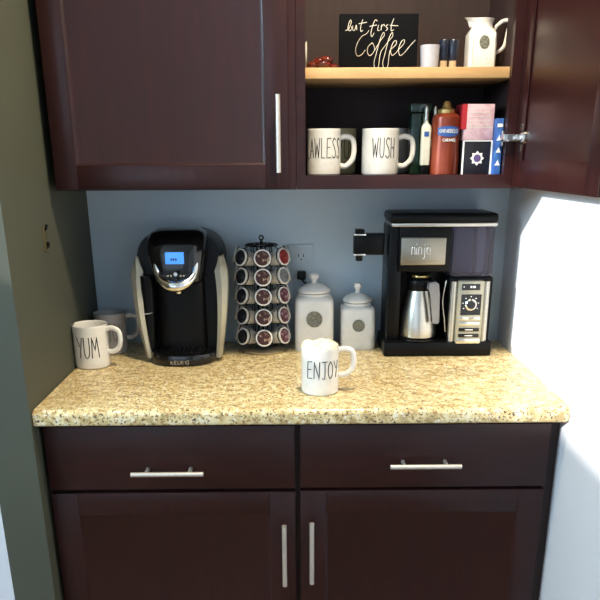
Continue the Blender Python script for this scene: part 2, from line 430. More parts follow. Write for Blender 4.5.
# ------------------------------------------------------------------ hand drawn lettering
G = {
 'E': [[(0.75, 1), (0.05, 0.98), (0.0, 0), (0.75, 0.03)], [(0.02, 0.52), (0.6, 0.55)]],
 'N': [[(0, 0), (0.04, 1), (0.75, 0), (0.8, 1)]],
 'J': [[(0.1, 1), (0.9, 1)], [(0.55, 1), (0.55, 0.15), (0.4, 0.0), (0.15, 0.05)]],
 'O': [[(0.4, 1), (0.1, 0.75), (0.05, 0.3), (0.35, 0), (0.7, 0.25), (0.75, 0.7), (0.4, 1)]],
 'Y': [[(0, 1), (0.38, 0.55)], [(0.8, 1), (0.36, 0)]],
 'U': [[(0.05, 1), (0.05, 0.25), (0.35, 0), (0.7, 0.25), (0.72, 1)]],
 'M': [[(0.0, 0), (0.12, 1), (0.45, 0.35), (0.75, 1), (0.95, 0)]],
 'L': [[(0.05, 1), (0.05, 0), (0.65, 0.02)]],
 'A': [[(0, 0), (0.38, 1), (0.8, 0)], [(0.15, 0.35), (0.65, 0.35)]],
 'W': [[(0, 1), (0.22, 0), (0.48, 0.75), (0.75, 0), (0.98, 1)]],
 'S': [[(0.7, 0.9), (0.4, 1), (0.1, 0.78), (0.6, 0.4), (0.65, 0.1), (0.3, 0), (0.02, 0.12)]],
 'H': [[(0, 0), (0, 1)], [(0.65, 0), (0.65, 1)], [(0, 0.5), (0.65, 0.52)]],
 'K': [[(0, 0), (0, 1)], [(0.65, 1), (0, 0.45)], [(0.1, 0.55), (0.7, 0)]],
 'R': [[(0, 0), (0, 1), (0.55, 0.95), (0.6, 0.6), (0, 0.5), (0.65, 0)]],
 'I': [[(0.15, 0), (0.15, 1)]],
 'G': [[(0.7, 0.85), (0.4, 1), (0.05, 0.7), (0.05, 0.3), (0.4, 0), (0.7, 0.15), (0.7, 0.45), (0.45, 0.45)]],
 'D': [[(0, 0), (0, 1), (0.5, 0.85), (0.65, 0.5), (0.5, 0.12), (0, 0)]],
 'C': [[(0.7, 0.85), (0.4, 1), (0.05, 0.7), (0.05, 0.3), (0.4, 0), (0.7, 0.15)]],
}
ADV = {'I': 0.4, 'W': 1.25, 'M': 1.25, 'J': 1.0}
CURVY = set('OUSJCGD')
def strokes(word):
    x = 0; out = []
    for ch in word:
        for s in G[ch]:
            P = [Vector((x + a, b, 0)) for a, b in s]
            if ch in CURVY and len(s) > 2: P = spline(P, 5)
            else:
                Q = []
                for p, q in zip(P[:-1], P[1:]):
                    for k in range(4): Q.append(p.lerp(q, k / 4))
                Q.append(P[-1]); P = Q
            out.append(P)
        x += ADV.get(ch, 1.0)
    return out, x - 0.2
def mug_letters(word, R, ang0, width, z0, z1, r=0.0011):
    """ang: 0 = facing -y; positive to +x"""
    st, W = strokes(word); bm = NB(); RR = R + 0.0002
    for P in st:
        pts = []
        for p in P:
            a = ang0 + (p.x / W - 0.5) * width / R
            pts.append((RR * math.sin(a), -RR * math.cos(a), z0 + (z1 - z0) * p.y))
        tube(bm, pts, r, 6)
    return bm
def flat_letters(word, x0, x1, z0, z1, y, r=0.0008, ry=None):
    st, W = strokes(word); bm = NB()
    for P in st:
        tube(bm, [(x0 + (x1 - x0) * p.x / W, y, z0 + (z1 - z0) * p.y) for p in P], r, 6)
    return bm

def mug(loc, label, word, R=0.0455, H=0.118, tang=0.0, hang=90, m='ceramic', ink='ink', z0=0.35, z1=0.78, width=0.06, group='lettered stoneware mugs', rot=0.0, hs=1.0, ir=0.0011, hb=0.20, ht=0.84):
    t = thing('mug', label, 'mug', (0, 0, 0), group)
    bm = NB()
    prof = [(R * 0.90, 0.0), (R * 0.985, 0.004), (R, 0.012), (R, H * 0.5), (R * 0.995, H - 0.006), (R * 1.01, H - 0.003), (R * 0.99, H), (R * 0.95, H - 0.001),
            (R * 0.92, H - 0.006), (R * 0.915, 0.014), (R * 0.7, 0.008)]
    lathe(bm, prof, seg=56); obj('body', bm, m, t)
    bm = NB(); a = math.radians(hang)
    hd = ht - hb
    pts = [(R * 0.97, H * (ht - .03)), (R * 1.30, H * ht), (R * 1.70, H * (ht - .1 * hd)), (R * 1.80, H * (ht - .42 * hd)), (R * 1.70, H * (ht - .78 * hd)), (R * 1.32, H * hb), (R * 0.97, H * (hb + .01))]
    P = [(r * math.sin(a), -r * math.cos(a), z) for r, z in pts]
    tube(bm, spline(P, 6), 0.0052 * hs, 12, ry=0.0068 * hs); obj('handle', bm, m, t)
    obj('lettering', mug_letters(word, R, tang, width, H * z0, H * z1, ir), ink, t, label='thin black hand-drawn letters')
    t.location = loc; t.rotation_euler = (0, 0, math.radians(rot))
    return t

CT = 0.9102
mug((0.663, -0.515, CT), 'white mug with ENJOY lettering at the front of the counter, topped with cream', 'ENJOY', 0.0455, 0.116, tang=0.17, hang=92, width=0.082, z0=0.38, z1=0.74, hb=0.36, ht=0.92)
mug((0.044, -0.265, CT), 'white mug with YUM lettering on the left of the counter', 'YUM', 0.0475, 0.118, tang=0.06, hang=80, width=0.062, z0=0.28, z1=0.76, ir=0.0013, hb=0.36, ht=0.92)
mug((0.062, -0.110, CT), 'grey white mug standing behind the YUM mug', 'JOY', 0.0455, 0.118, tang=0.5, hang=95, width=0.05, m='ceramic_grey', ink='inkgrey', hb=0.36, ht=0.92)
# whipped cream in the front mug
bm = NB(); cx, cy, cz = 0.663, -0.515, CT + 0.108
Lc = []
for k, (r, z) in enumerate([(0.0405, 0), (0.0415, 0.004), (0.0425, 0.010), (0.0405, 0.0125), (0.034, 0.0140), (0.024, 0.0135), (0.016, 0.0150), (0.008, 0.0155)]):
    Lc.append([Vector((cx + (r * (1 + (0.03 * math.sin(5 * a) + 0.025 * math.sin(9 * a + k)) * (k > 1))) * math.cos(a), cy + (r * (1 + 0.03 * math.sin(5 * a) * (k > 1))) * math.sin(a),
               cz + z + (0.0022 * math.sin(4 * a + k) + 0.0015 * math.sin(7 * a - k)) * (k > 2))) for a in [2 * PI * i / 48 for i in range(48)]])
rings(bm, Lc); wc = obj('whipped_cream', bm, 'cream'); tag(wc, 'pale yellow whipped cream filling the ENJOY mug', 'cream')

# ------------------------------------------------------------------ single-serve coffee brewer
KX, KY = 0.286, -0.165
t = thing('coffee_maker', 'black single-serve coffee brewer with silver sides and blue display', 'coffee maker', (KX, KY, CT))
def kz(z): return CT + z
# rear body: lofted, arched top
def kbody(y0, y1, top, base_w, top_w, z0):
    bm = NB(); loops = []
    for y, s in ((y1, 0.96), (y1 - 0.02, 1.0), (y0 + 0.02, 1.0), (y0, 0.97)):
        o = []
        hb, ht = base_w * s, top_w * s
        pts = [(-hb, z0), (hb, z0)]
        n = 8
        for k in range(n + 1): pts.append((hb + (ht - hb) * k / n, z0 + (top - 0.095 - z0) * k / n))
        for k in range(1, 25):
            a = PI * k / 24
            cs, sn = math.cos(a), math.sin(a)
            pts.append((ht * math.copysign(abs(cs) ** 0.62, cs), top - 0.095 + 0.095 * s * abs(sn) ** 0.72))
        for k in range(n - 1, 0, -1): pts.append((-(hb + (ht - hb) * k / n), z0 + (top - 0.095 - z0) * k / n))
        loops.append([Vector((KX + x, y, kz(z))) for x, z in pts])
    rings(bm, loops); bmesh.ops.remove_doubles(bm, verts=bm.verts, dist=1e-6)
    return bm
obj('body', kbody(-0.190, -0.035, 0.354, 0.096, 0.119, 0.002), 'matte', t)
# brew head
bm = NB(); loops = []
for z, hx, hy, cy in ((0.218, .058, .060, -.185), (0.226, .068, .070, -.185), (0.30, .082, .080, -.182), (0.335, .081, .072, -.175), (0.350, .074, .058, -.165), (0.359, .058, .040, -.155)):
    loops.append(sup(KX, cy, kz(z), hx, hy, 3.2))
rings(bm, loops); obj('brew_head', bm, 'black', t)
# dark recess column and drip tray
bm = NB(); loops = [sup(KX, -0.175, kz(z), hx, hy, 3.0) for z, hx, hy in ((0.03, .072, .035), (0.225, .070, .035))]
rings(bm, loops); obj('cup_recess', bm, 'matte', t)
bm = NB(); loops = [sup(KX + .004, -0.175, kz(z), hx, hy, 2.6) for z, hx, hy in ((0.0, .090, .106), (0.004, .096, .112), (0.022, .098, .114), (0.030, .095, .111), (0.034, .086, .102))]
rings(bm, loops); dtray = obj('drip_tray', bm, 'black', t)
bm = NB()
for k in range(-5, 6): box(bm, KX + k * 0.011 - .0015, KX + k * 0.011 + .0015, -0.265, -0.17, kz(.034), kz(.0362))
obj('grille', bm, 'matte', dtray)
st_, _ = strokes('KEURIG')
bm = NB()
for P in st_:
    tube(bm, [(KX - 0.024 + 0.050 * p.x / 5.2, -0.2895 + 0.00015 * 0, kz(0.008) + 0.010 * p.y) for p in P], 0.0007, 5)
obj('lettering', bm, 'silver', dtray, label='small silver brand lettering')
# silver wings
for s in (-1, 1):
    bm = NB(); loops = []
    for k in range(15):
        f = k / 14; z = 0.012 + 0.276 * f
        xo = (0.010 * (1 - f) if s > 0 else 0) + s * (0.100 + 0.031 * math.sin(min(f * 1.15, 1) * PI / 2) - 0.012 * max(0, f - 0.85) / 0.15)
        wd = 0.015 + 0.022 * f ** 1.1
        if f > 0.86: wd *= max(0.25, 1 - (f - 0.86) / 0.16)
        yc = -0.237 + 0.032 * f ** 2.0
        a, b = xo, xo - s * wd
        loops.append([Vector((KX + a, yc + 0.050, kz(z))), Vector((KX + a, yc + 0.010, kz(z))), Vector((KX + (a + b) / 2, yc - 0.001, kz(z))), Vector((KX + b, yc + 0.004, kz(z))),
                      Vector((KX + b, yc + 0.012, kz(z))), Vector((KX + b, yc + 0.050, kz(z)))])
    rings(bm, loops); obj('side_panel', bm, 'silver', t, label='silver curved side panel')
# reservoir on the left
bm = NB(); loops = [sup(KX - 0.088, -0.165, kz(z), hx, 0.060, 3.5, 32) for z, hx in ((0.035, .016), (0.20, .022), (0.238, .020))]
rings(bm, loops); res = obj('water_reservoir', bm, 'matte', t)
bm = NB(); tube(bm, [(KX - .100, -0.2265, kz(.135)), (KX - .088, -0.2275, kz(.136)), (KX - .076, -0.2265, kz(.139))], .0009, 6); obj('fill_line', bm, 'print_white', res)
# display, controls and chrome handle: follow the front of the head
def hp(x, z, out=0.0):  # point on the head front
    return Vector((KX + x, -0.262 - out + 0.35 * max(0, z - 0.29) + 0.9 * x * x / 0.08, kz(z)))
bm = NB()
o = [(-.058, .330), (-.059, .285), (-.050, .245), (-.028, .218), (0, .211), (.028, .218), (.050, .245), (.059, .285), (.058, .330)]
F = [hp(x, z, 0.010) for x, z in spline([(a, b, 0) for a, b in o], 4) for _ in (0,)] if False else None
sp = spline([(a, b, 0) for a, b in o], 5)
f1 = [hp(p.x, p.y, 0.012) for p in sp]; f0 = [hp(p.x, p.y, -0.015) for p in sp]
rings(bm, [f0, f1]); cp = obj('control_panel', bm, 'black', t)
bm = NB()
for (x0, x1, z0, z1, mm) in ((-.022, .026, .278, .308, 'lcd'),):
    box(bm, KX + x0, KX + x1, -0.279, -0.270, kz(z0), kz(z1), bev=0.001)
lcd = obj('display', bm, 'lcd', t, label='lit blue screen')
bm = NB()
for dx in (-.006, 0, .006): box(bm, KX + dx - .002, KX + dx + .002, -0.2797, -0.2789, kz(.287), kz(.293))
obj('digits', bm, 'lcdtext', lcd)
bm = NB(); ch = [(-.053, .306), (-.054, .275), (-.046, .245), (-.026, .226), (0, .219), (.026, .226), (.046, .245), (.054, .275), (.053, .306)]
pp = [hp(p.x, p.y, 0.014) for p in spline([(a, b, 0) for a, b in ch], 6)]
n = len(pp); rad = [0.0055 + 0.0100 * math.sin(PI * i / (n - 1)) ** 2 for i in range(n)]
tube(bm, pp, rad, 12); obj('handle', bm, 'chrome', t, label='chrome U-shaped lift handle')
bm = NB(); cyl(bm, (KX + .003, -0.276, kz(.252)), (KX + .003, -0.283, kz(.252)), .005); obj('power_button', bm, 'chrome', t)
for dx in (-.018, -.010, .016, .024):
    bm = NB(); cyl(bm, (KX + dx, -0.274, kz(.247)), (KX + dx, -0.2795, kz(.247)), .0022, seg=10); obj('button', bm, 'silver', t)
bm = NB(); lathe(bm, [(.007, .195), (.009, .205), (.009, .222)], (KX + .003, -0.245, CT), 24); obj('nozzle', bm, 'chrome', t)

# ------------------------------------------------------------------ pod carousel
RX, RY = 0.509, -0.098
t = thing('pod_carousel', 'black wire carousel rack holding coffee pods in columns', 'rack', (RX, RY, CT))
bm = NB(); lathe(bm, [(.060, 0), (.070, .002), (.072, .006), (.066, .010), (.020, .014), (.010, .016)], (RX, RY, CT), 48); obj('base', bm, 'steel', t, label='round chrome base')
bm = NB(); cyl(bm, (RX, RY, kz(.012)), (RX, RY, kz(.318)), .004, seg=12); tube(bm, [(RX + .006 * math.cos(a), RY, kz(.326) + .006 * math.sin(a)) for a in [2 * PI * i / 16 for i in range(16)]], .002, 8, closed=True)
obj('pole', bm, 'matte', t)
ZR = [1.188, 1.135, 1.080, 1.022, 0.962]
ANG = [math.radians(4 + 51.4 * k) for k in (-3, -2, -1, 0, 1, 2, 3)]
for zz, rr in ((0.306, .046), (0.022, .052)):
    bm = NB(); tube(bm, [(RX + rr * math.cos(a), RY + rr * math.sin(a), kz(zz)) for a in [2 * PI * i / 40 for i in range(40)]], .0018, 8, closed=True)
    for a in ANG: tube(bm, [(RX, RY, kz(zz)), (RX + rr * math.sin(a), RY - rr * math.cos(a), kz(zz))], .0014, 6)
    obj('hoop', bm, 'matte', t)
TILT = math.radians(14)
def pod_frame(a, z):
    b = a * 0.95
    d = Vector((math.sin(b) * math.cos(TILT), -math.cos(b) * math.cos(TILT), math.sin(TILT)))
    c = Vector((RX + math.sin(a) * 0.078, RY - math.cos(a) * 0.074, z))  # lid centre
    return c, d
for a in ANG:
    bm = NB()
    for z in ZR:
        c, d = pod_frame(a, z); u, v, _ = basis(d); c2 = c - d * 0.006
        tube(bm, [c2 + u * (.0255 * math.cos(q)) + v * (.0255 * math.sin(q)) for q in [2 * PI * i / 28 for i in range(28)]], .0014, 6, closed=True)
        rt = Vector((RX + math.sin(a) * .030, RY - math.cos(a) * .030, z - .030))
        tube(bm, [c2 - Vector((0, 0, .0245)), rt], .0014, 6)
    tube(bm, [(RX + math.sin(a) * .030, RY - math.cos(a) * .030, kz(.024)), (RX + math.sin(a) * .030, RY - math.cos(a) * .030, kz(.306))], .0016, 6)
    obj('wire_column', bm, 'matte', t)

def pod_protos():
    P = {}
    for key in ('lid_dark', 'lid_brown', 'lid_red', 'lid_grey', 'lid_plum'):
        b1 = NB(); lathe(b1, [(.0175, -.045), (.0192, -.0435), (.0218, -.006), (.0228, -.002), (.0240, -.0015), (.0245, 0), (.0238, .0006), (.0200, .0007)], seg=32)
        b2 = NB(); lathe(b2, [(.0203, .0), (.0203, .0011), (.017, .0013), (.004, .0013)], seg=32)
        me = []
        for nm, bmx, mk in (('cup', b1, 'podrim'), ('lid', b2, key)):
            bmesh.ops.recalc_face_normals(bmx, faces=bmx.faces)
            for f in bmx.faces: f.smooth = True
            mm = bpy.data.meshes.new(nm); bmx.to_mesh(mm); bmx.free(); mm.materials.append(MT[mk]); me.append(mm)
        P[key] = me
    return P
PODS = pod_protos()
rows = ['top row', 'second row', 'middle row', 'fourth row', 'bottom row']
cols = {2: 'left front column', 3: 'centre column', 4: 'right front column', 1: 'left rear column', 5: 'right rear column'}
lids = {2: ['lid_dark'] * 5, 3: ['lid_brown'] * 5, 4: ['lid_red', 'lid_grey', 'lid_plum', 'lid_plum', 'lid_plum'], 1: ['lid_dark'] * 5, 5: ['lid_plum'] * 5}
lw = {'lid_dark': 'black', 'lid_brown': 'brown and cream', 'lid_red': 'red', 'lid_grey': 'grey', 'lid_plum': 'plum'}
for ci in (2, 3, 4, 1, 5):
    for ri, z in enumerate(ZR):
        c, d = pod_frame(ANG[ci], z); k = lids[ci][ri]
        p = thing('coffee_pod', 'coffee pod with %s lid, %s, %s of the carousel' % (lw[k], rows[ri], cols[ci]), 'coffee pod', c, 'coffee pods on the carousel')
        p.rotation_euler = d.to_track_quat('Z', 'Y').to_euler()
        for nm, me in zip(('cup', 'lid'), PODS[k]):
            o = bpy.data.objects.new(nm, me); COL.objects.link(o); o.parent = p

# ------------------------------------------------------------------ canisters
def canister(cx, cy, hw, H, label, ztop, med, medz):
    t = thing('canister', label, 'canister', (cx, cy, CT), 'white square ceramic canisters')
    bm = NB(); loops = []
    for z, f, e in ((0, .97, 7), (.003, 1.0, 7), (H * .55, 1.0, 7), (H * .90, .985, 6), (H * .95, .95, 5), (H * .985, .86, 3), (H, .80, 2.2), (H + .006, .80, 2.0)):
        loops.append(sup(cx, cy, CT + z, hw * f, hw * f, e))
    rings(bm, loops); body = obj('body', bm, 'ceramic', t)
    bm = NB()   # embossed scroll near the foot
    for k in range(3):
        tube(bm, spline([(cx - hw * .55 + hw * .37 * k + hw * .16 * i, cy - hw - .0002, CT + .016 + .006 * math.sin(i * 1.7 + k)) for i in range(5)], 4), .0011, 6)
    tube(bm, [(cx - hw * .8, cy - hw, CT + .030), (cx + hw * .8, cy - hw, CT + .030)], .0009, 6)
    obj('embossing', bm, 'ceramic', body)
    L = H + .006
    bm = NB(); R = hw * .84
    lathe(bm, [(R * .86, L), (R, L + .003), (R * 1.02, L + .008), (R * .97, L + .012), (R * .75, L + .020), (R * .45, L + .026), (R * .20, L + .028), (R * .15, L + .033),
               (R * .20, L + .038), (R * .30, L + .044), (R * .31, L + .050), (R * .22, L + .056), (R * .08, L + .058)], (cx, cy, CT), 48)
    obj('lid', bm, 'ceramic', t)
    bm = NB(); lathe(bm, [(med, -.001), (med, .0022), (med * .88, .0034), (med * .80, .0026), (med * .2, .0030)], (cx, cy - hw, CT + medz), 32, axis=(0, -1, 0))
    obj('medallion', bm, 'medallion', t, label='round grey-green pewter medallion')
    return t
canister(0.660, -0.066, 0.0575, 0.158, 'taller white canister with round medallion, between the pod rack and smaller canister', 0, .0235, .095)
canister(0.790, -0.062, 0.0515, 0.128, 'smaller white canister with round medallion, next to the large coffee machine', 0, .0180, .073)

# ------------------------------------------------------------------ carafe coffee machine
NX, NY = 1.006, -0.108
t = thing('coffee_machine', 'large black drip coffee machine with steel panel and clear water tank', 'coffee maker', (NX, NY, CT))
def nb(*bx, bev=0.0):
    bm = NB()
    for b in bx:
        if len(b) == 7: box(bm, b[0] + NX, b[1] + NX, b[2] + NY, b[3] + NY, b[4] + CT, b[5] + CT, bev=b[6])
        else: box(bm, b[0] + NX, b[1] + NX, b[2] + NY, b[3] + NY, b[4] + CT, b[5] + CT, bev=bev)
    return bm
obj('base', nb((-.150, .158, -.088, .080, 0, .042, .006)), 'matte', t)
obj('tower', nb((-.142, -.104, -.060, .080, .028, .362, .006), (-.110, .030, .015, .080, .028, .362, .002)), 'matte', t)
obj('top_cover', nb((-.142, .152, -.082, .082, .371, .396, .009)), 'matte', t)
obj('trim_band', nb((-.139, .149, -.0805, .080, .361, .371, .002)), 'steel', t, label='thin silver trim band')
obj('brew_head', nb((-.116, .030, -.074, .060, .238, .3615, .006)), 'matte', t)
pl = obj('front_plate', nb((-.112, .013, -.084, -.072, .258, .334, .005)), 'plate', t, label='brushed steel front plate')
bm = NB()   # flowing lower-case logo
def LG(cx0, pts): return [(NX + cx0 + a * .011, NY - .0845, CT + .288 + b * .020) for a, b in pts]
for x, pts in ((-.082, [(0, 0), (.05, .9), (.5, 1), (.75, .6), (.8, 0)]), (-.069, [(0, 0), (0, .9)]), (-.0635, [(0, 0), (.05, .9), (.5, 1), (.75, .6), (.8, 0)]),
               (-.047, [(0, .9), (0, -.4), (-.5, -.6)]), (-.041, [(.8, .9), (.3, .95), (0, .5), (.3, 0), (.8, .1)]), (-.0322, [(0, .95), (0, 0)])):
    tube(bm, spline(LG(x, pts), 4), .0013, 6)
for x in (-.069, -.047): 
    q = LG(x, [(0, 1.35)])[0]; cyl(bm, (q[0], q[1] + .001, q[2]), (q[0], q[1] - .001, q[2]), .0016, seg=8)
obj('logo', bm, 'chrome', pl, label='raised silver logo lettering')
# drip basket under the head
bm = NB(); lathe(bm, [(.030, .222), (.038, .228), (.046, .240)], (NX - .050, NY - .015, CT), 32); obj('filter_basket', bm, 'matte', t)
# water tank and control tower
wt = obj('water_tank', nb((.034, .150, -.072, .070, .222, .360, .012)), 'smoke', t, label='clear smoked water tank')
for x in (.034, .136): obj('tank_seam', nb((x, x + .004, -.0735, -.070, .23, .350, .001)), 'charcoal', wt)
obj('tank_post', nb((.110, .118, .02, .03, .225, .345, .001)), 'charcoal', wt)
obj('control_tower', nb((.030, .154, -.066, .076, .028, .222, .006)), 'matte', t)
cpn = obj('control_panel', nb((.052, .126, -.088, -.064, .034, .215, .005)), 'silver', t, label='silver control panel')
bm = NB()
for x in (.043, .134): 
    cyl(bm, (NX + x, NY - .070, kz(.036)), (NX + x, NY - .070, kz(.212)), .0105, seg=24)
obj('side_rail', bm, 'steel', t, label='polished silver rounded rail')
obj('display', nb((.062, .112, -.0892, -.087, .190, .207)), 'black', cpn)
obj('digits', nb((.085, .090, -.0900, -.089, .196, .202), (.092, .100, -.0900, -.089, .196, .202), (.066, .069, -.09, -.089, .197, .201)), 'print_white', cpn)
obj('dial_field', nb((.062, .118, -.0892, -.087, .120, .178)), 'black', cpn)
bm = NB(); lathe(bm, [(.0165, -.002), (.0165, .006), (.0125, .009), (.0125, .006), (.003, .006)], (NX + .089, NY - .088, kz(.150)), 32, axis=(0, -1, 0)); obj('dial', bm, 'chrome', cpn)
bm = NB(); lathe(bm, [(.0115, .004), (.0115, .0085), (.002, .009)], (NX + .089, NY - .088, kz(.150)), 32, axis=(0, -1, 0)); obj('dial_cap', bm, 'black', cpn)
tk = []
for k in range(7):
    a = math.radians(-120 + 40 * k); x = .089 + .022 * math.sin(a); z = .150 + .022 * math.cos(a); tk.append((x - .0018, x + .0018, -.0900, -.089, z - .0014, z + .0014))
obj('dial_marks', nb(*tk), 'print_white', cpn)
for (x0, x1, z0, z1, mk) in ((.060, .086, .105, .115, 'chrome'), (.092, .118, .105, .115, 'chrome'), (.060, .118, .090, .100, 'chrome'), (.060, .118, .073, .083, 'black'), (.060, .118, .056, .066, 'black'), (.056, .122, .038, .052, 'chrome')):
    obj('button', nb((x0, x1, -.0905, -.087, z0, z1, .0012)), mk, cpn)
for k, z in enumerate((.078, .061)):
    obj('button_print', nb((.078, .100, -.0912, -.0905, z - .0012, z + .0012)), 'print_white', cpn)
# folded frother arm on the left
fr = obj('frother_arm', nb((-.236, -.150, -.030, .010, .280, .338, .004), (-.232, -.206, -.026, .006, .338, .350, .003), (-.229, -.210, -.022, .002, .262, .280, .003)), 'matte', t)
for z in (.334, .279): obj('ferrule', nb((-.2365, -.203, -.0305, .0105, z, z + .004, .0005)), 'chrome', fr)
bm = NB(); tube(bm, spline([(NX + .020, NY - .075, kz(.215)), (NX + .012, NY - .078, kz(.16)), (NX + .020, NY - .078, kz(.105)), (NX + .025, NY - .074, kz(.07))], 5), .0014, 6); obj('curved_line', bm, 'steel', t)  # shiny curved line beside the carafe, modelled as a thin steel tube
bm = NB(); lathe(bm, [(.058, .0425), (.0595, .044), (.0595, .047), (.057, .049)], (NX - .047, NY - .030, CT), 48); obj('warming_plate', bm, 'black', t)
# carafe: sits on the machine, lifts off
CX, CY, CZ0 = NX - .047, NY - .030, CT + .0495
t = thing('carafe', 'stainless steel thermal carafe with black collar inside the coffee machine', 'carafe', (CX, CY, CZ0))
bm = NB(); lathe(bm, [(.050, 0), (.0540, .003), (.0545, .012), (.0530, .032), (.048, .068), (.041, .104), (.0345, .126), (.033, .134)], (CX, CY, CZ0), 56); obj('body', bm, 'steel', t)
bm = NB(); lathe(bm, [(.034, .1335), (.0355, .136), (.0365, .160), (.033, .166), (.028, .169)], (CX, CY, CZ0), 48); obj('collar', bm, 'matte', t)
bm = NB(); lathe(bm, [(.024, .168), (.0255, .171), (.0245, .1745), (.012, .1752)], (CX, CY, CZ0), 40); obj('lid', bm, 'gold', t, label='lid disc with gold highlight put into its colour')  # gold highlights on the black lid, put into the disc's colour
bm = NB(); prism(bm, [(CX + .012, CZ0 + .150), (CX + .018, CZ0 + .162), (CX + .034, CZ0 + .165), (CX + .044, CZ0 + .158), (CX + .047, CZ0 + .130), (CX + .050, CZ0 + .052), (CX + .046, CZ0 + .046), (CX + .030, CZ0 + .048), (CX + .027, CZ0 + .054), (CX + .024, CZ0 + .128)], CY - .066, CY - .052, bev=.003)
box(bm, CX + .016, CX + .034, CY - .056, CY - .020, CZ0 + .140, CZ0 + .158, bev=.003)
obj('handle', bm, 'grey_grip', t, label='grey flat handle')

# ------------------------------------------------------------------ outlet and plugs
t = thing('wall_outlet', 'pale wall outlet plate on the back wall above the taller canister', 'outlet', (0.623, 0, 1.151))
obj('plate', B((0.585, 0.661, -.006, -.0005, 1.096, 1.206), bev=.002), 'outlet', t)
bm = NB()
for z in (1.172, 1.130): lathe(bm, [(.0165, 0), (.0165, .0035), (.002, .0036)], (0.623, -.005, z), 32, axis=(0, -1, 0))
obj('receptacle', bm, 'outlet', t)
bm = NB()
for dx in (-.007, .007): box(bm, .623 + dx - .0012, .623 + dx + .0012, -.0094, -.0085, 1.169, 1.179)
cyl(bm, (.623, -.0085, 1.163), (.623, -.0094, 1.163), .0025, seg=12)
obj('slot', bm, 'ink', t)
bm = NB(); box(bm, .611, .637, -.036, -.0095, 1.106, 1.130, bev=.004)
tube(bm, spline([(.624, -.030, 1.110), (.630, -.022, 1.098), (.645, -.0045, 1.085), (.655, -.0040, 1.05), (.658, -.0040, 1.00), (.658, -.0040, .914)], 6), .0025, 8)
tag(obj('power_plug', bm, 'matte'), 'black plug and cord in the lower socket of the outlet', 'plug')

# small brass key hook at the left wall
t = thing('wall_hook', 'small brass hook with dark ends on the left wall', 'hook', (0, -.414, 1.275))
bm = NB(); box(bm, .0005, .004, -.424, -.406, 1.240, 1.300, bev=.001); obj('plate', bm, 'brass', t)
bm = NB(); tube(bm, spline([(.003, -.415, 1.262), (.007, -.415, 1.250), (.009, -.415, 1.262)], 5), .003, 8); obj('peg', bm, 'matte', t)
bm = NB(); tube(bm, spline([(.003, -.415, 1.290), (.007, -.415, 1.294), (.009, -.415, 1.303)], 5), .003, 8); obj('peg', bm, 'matte', t)

# ------------------------------------------------------------------ lower shelf of the open cabinet (cabinet bottom)
LZ = UZ0 + 0.0304
mug((0.681, -0.225, LZ), 'white mug with LAWLESS lettering at the left end of the lower shelf', 'LAWLESS', 0.0435, 0.112, tang=-0.10, hang=95, width=0.100, z0=0.38, z1=0.80)
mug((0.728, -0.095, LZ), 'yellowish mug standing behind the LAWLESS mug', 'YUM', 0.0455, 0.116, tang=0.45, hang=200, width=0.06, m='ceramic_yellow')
mug((0.826, -0.225, LZ), 'white mug with WUSH lettering in the middle of the lower shelf', 'WUSH', 0.0475, 0.112, tang=0.10, hang=95, width=0.060, z0=0.38, z1=0.80)
mug((0.868, -0.095, LZ), 'pale mug standing behind the WUSH mug, its handle just showing', 'HUSH', 0.0455, 0.116, tang=-0.9, hang=90, width=0.06, m='ceramic')

# dark green bottle
bm = NB(); box(bm, .904, .954, -.215, -.150, LZ, LZ + .150, bev=.006); 
gb = thing('gift_box', 'tall dark green glossy box behind the slim white bottles', 'box', (.937, -.18, LZ))
obj('carton', bm, 'green', gb); obj('lid', B((.901, .957, -.218, -.147, LZ + .1505, LZ + .172), bev=.003), 'green', gb)
# two slim white bottles
for k, (x, lab) in enumerate(((.938, 'left of the two slim white bottles with silver stoppers'), (.962, 'right of the two slim white bottles with silver stoppers, by the copper bottle'))):
    bt = thing('slim_bottle', lab, 'bottle', (x, -.245 + .012 * k, LZ), 'slim white bottles with silver stoppers')
    y = -.245 + .012 * k
    bm = NB(); rings(bm, [sup(x, y, LZ + z, r, r, e, 28) for z, r, e in ((0, .0112, 5), (.002, .0118, 5), (.024, .0118, 5))]); obj('foot', bm, 'matte', bt)
    bm = NB(); rings(bm, [sup(x, y, LZ + z, r, r, e, 28) for z, r, e in ((.0242, .0116, 5), (.112, .0116, 5), (.119, .0100, 3), (.124, .006, 2), (.130, .0050, 2))]); bo = obj('body', bm, 'labelw', bt)
    obj('label_mark', B((x - .006, x + .006, y - .0122, y - .0115, LZ + .092, LZ + .104)), 'blue', bo)
    bm = NB(); lathe(bm, [(.0052, .130), (.0058, .134), (.0048, .137), (.0052, .158), (.0030, .164)], (x, y, LZ), 20); obj('stopper', bm, 'steel', bt)
# copper caramel sauce bottle
bt = thing('sauce_bottle', 'copper coloured caramel sauce bottle with gold cap and blue label', 'bottle', (.988, -.245, LZ)); x, y = .988, -.245
bm = NB(); lathe(bm, [(.034, 0), (.0365, .003), (.0370, .03), (.0352, .075), (.0362, .125), (.0355, .137), (.029, .144), (.020, .147)], (x, y, LZ), 48); bo = obj('body', bm, 'copper', bt)
bm = NB(); lathe(bm, [(.021, .1465), (.0215, .154), (.019, .157), (.0125, .159), (.0115, .161), (.0090, .170), (.0065, .174), (.002, .175)], (x, y, LZ), 40); obj('cap', bm, 'gold', bt)
def cylpatch(bm, R, a0, a1, z0f, z1f, n=20, th=.0006):
    lo = []
    for i in range(n + 1):
        f = i / n; a = a0 + (a1 - a0) * f
        lo.append([Vector((x + q * math.sin(a), y - q * math.cos(a), LZ + z)) for q, z in ((R, z0f(f)), (R + th, z0f(f)), (R + th, z1f(f)), (R, z1f(f)))])
    rings(bm, lo)
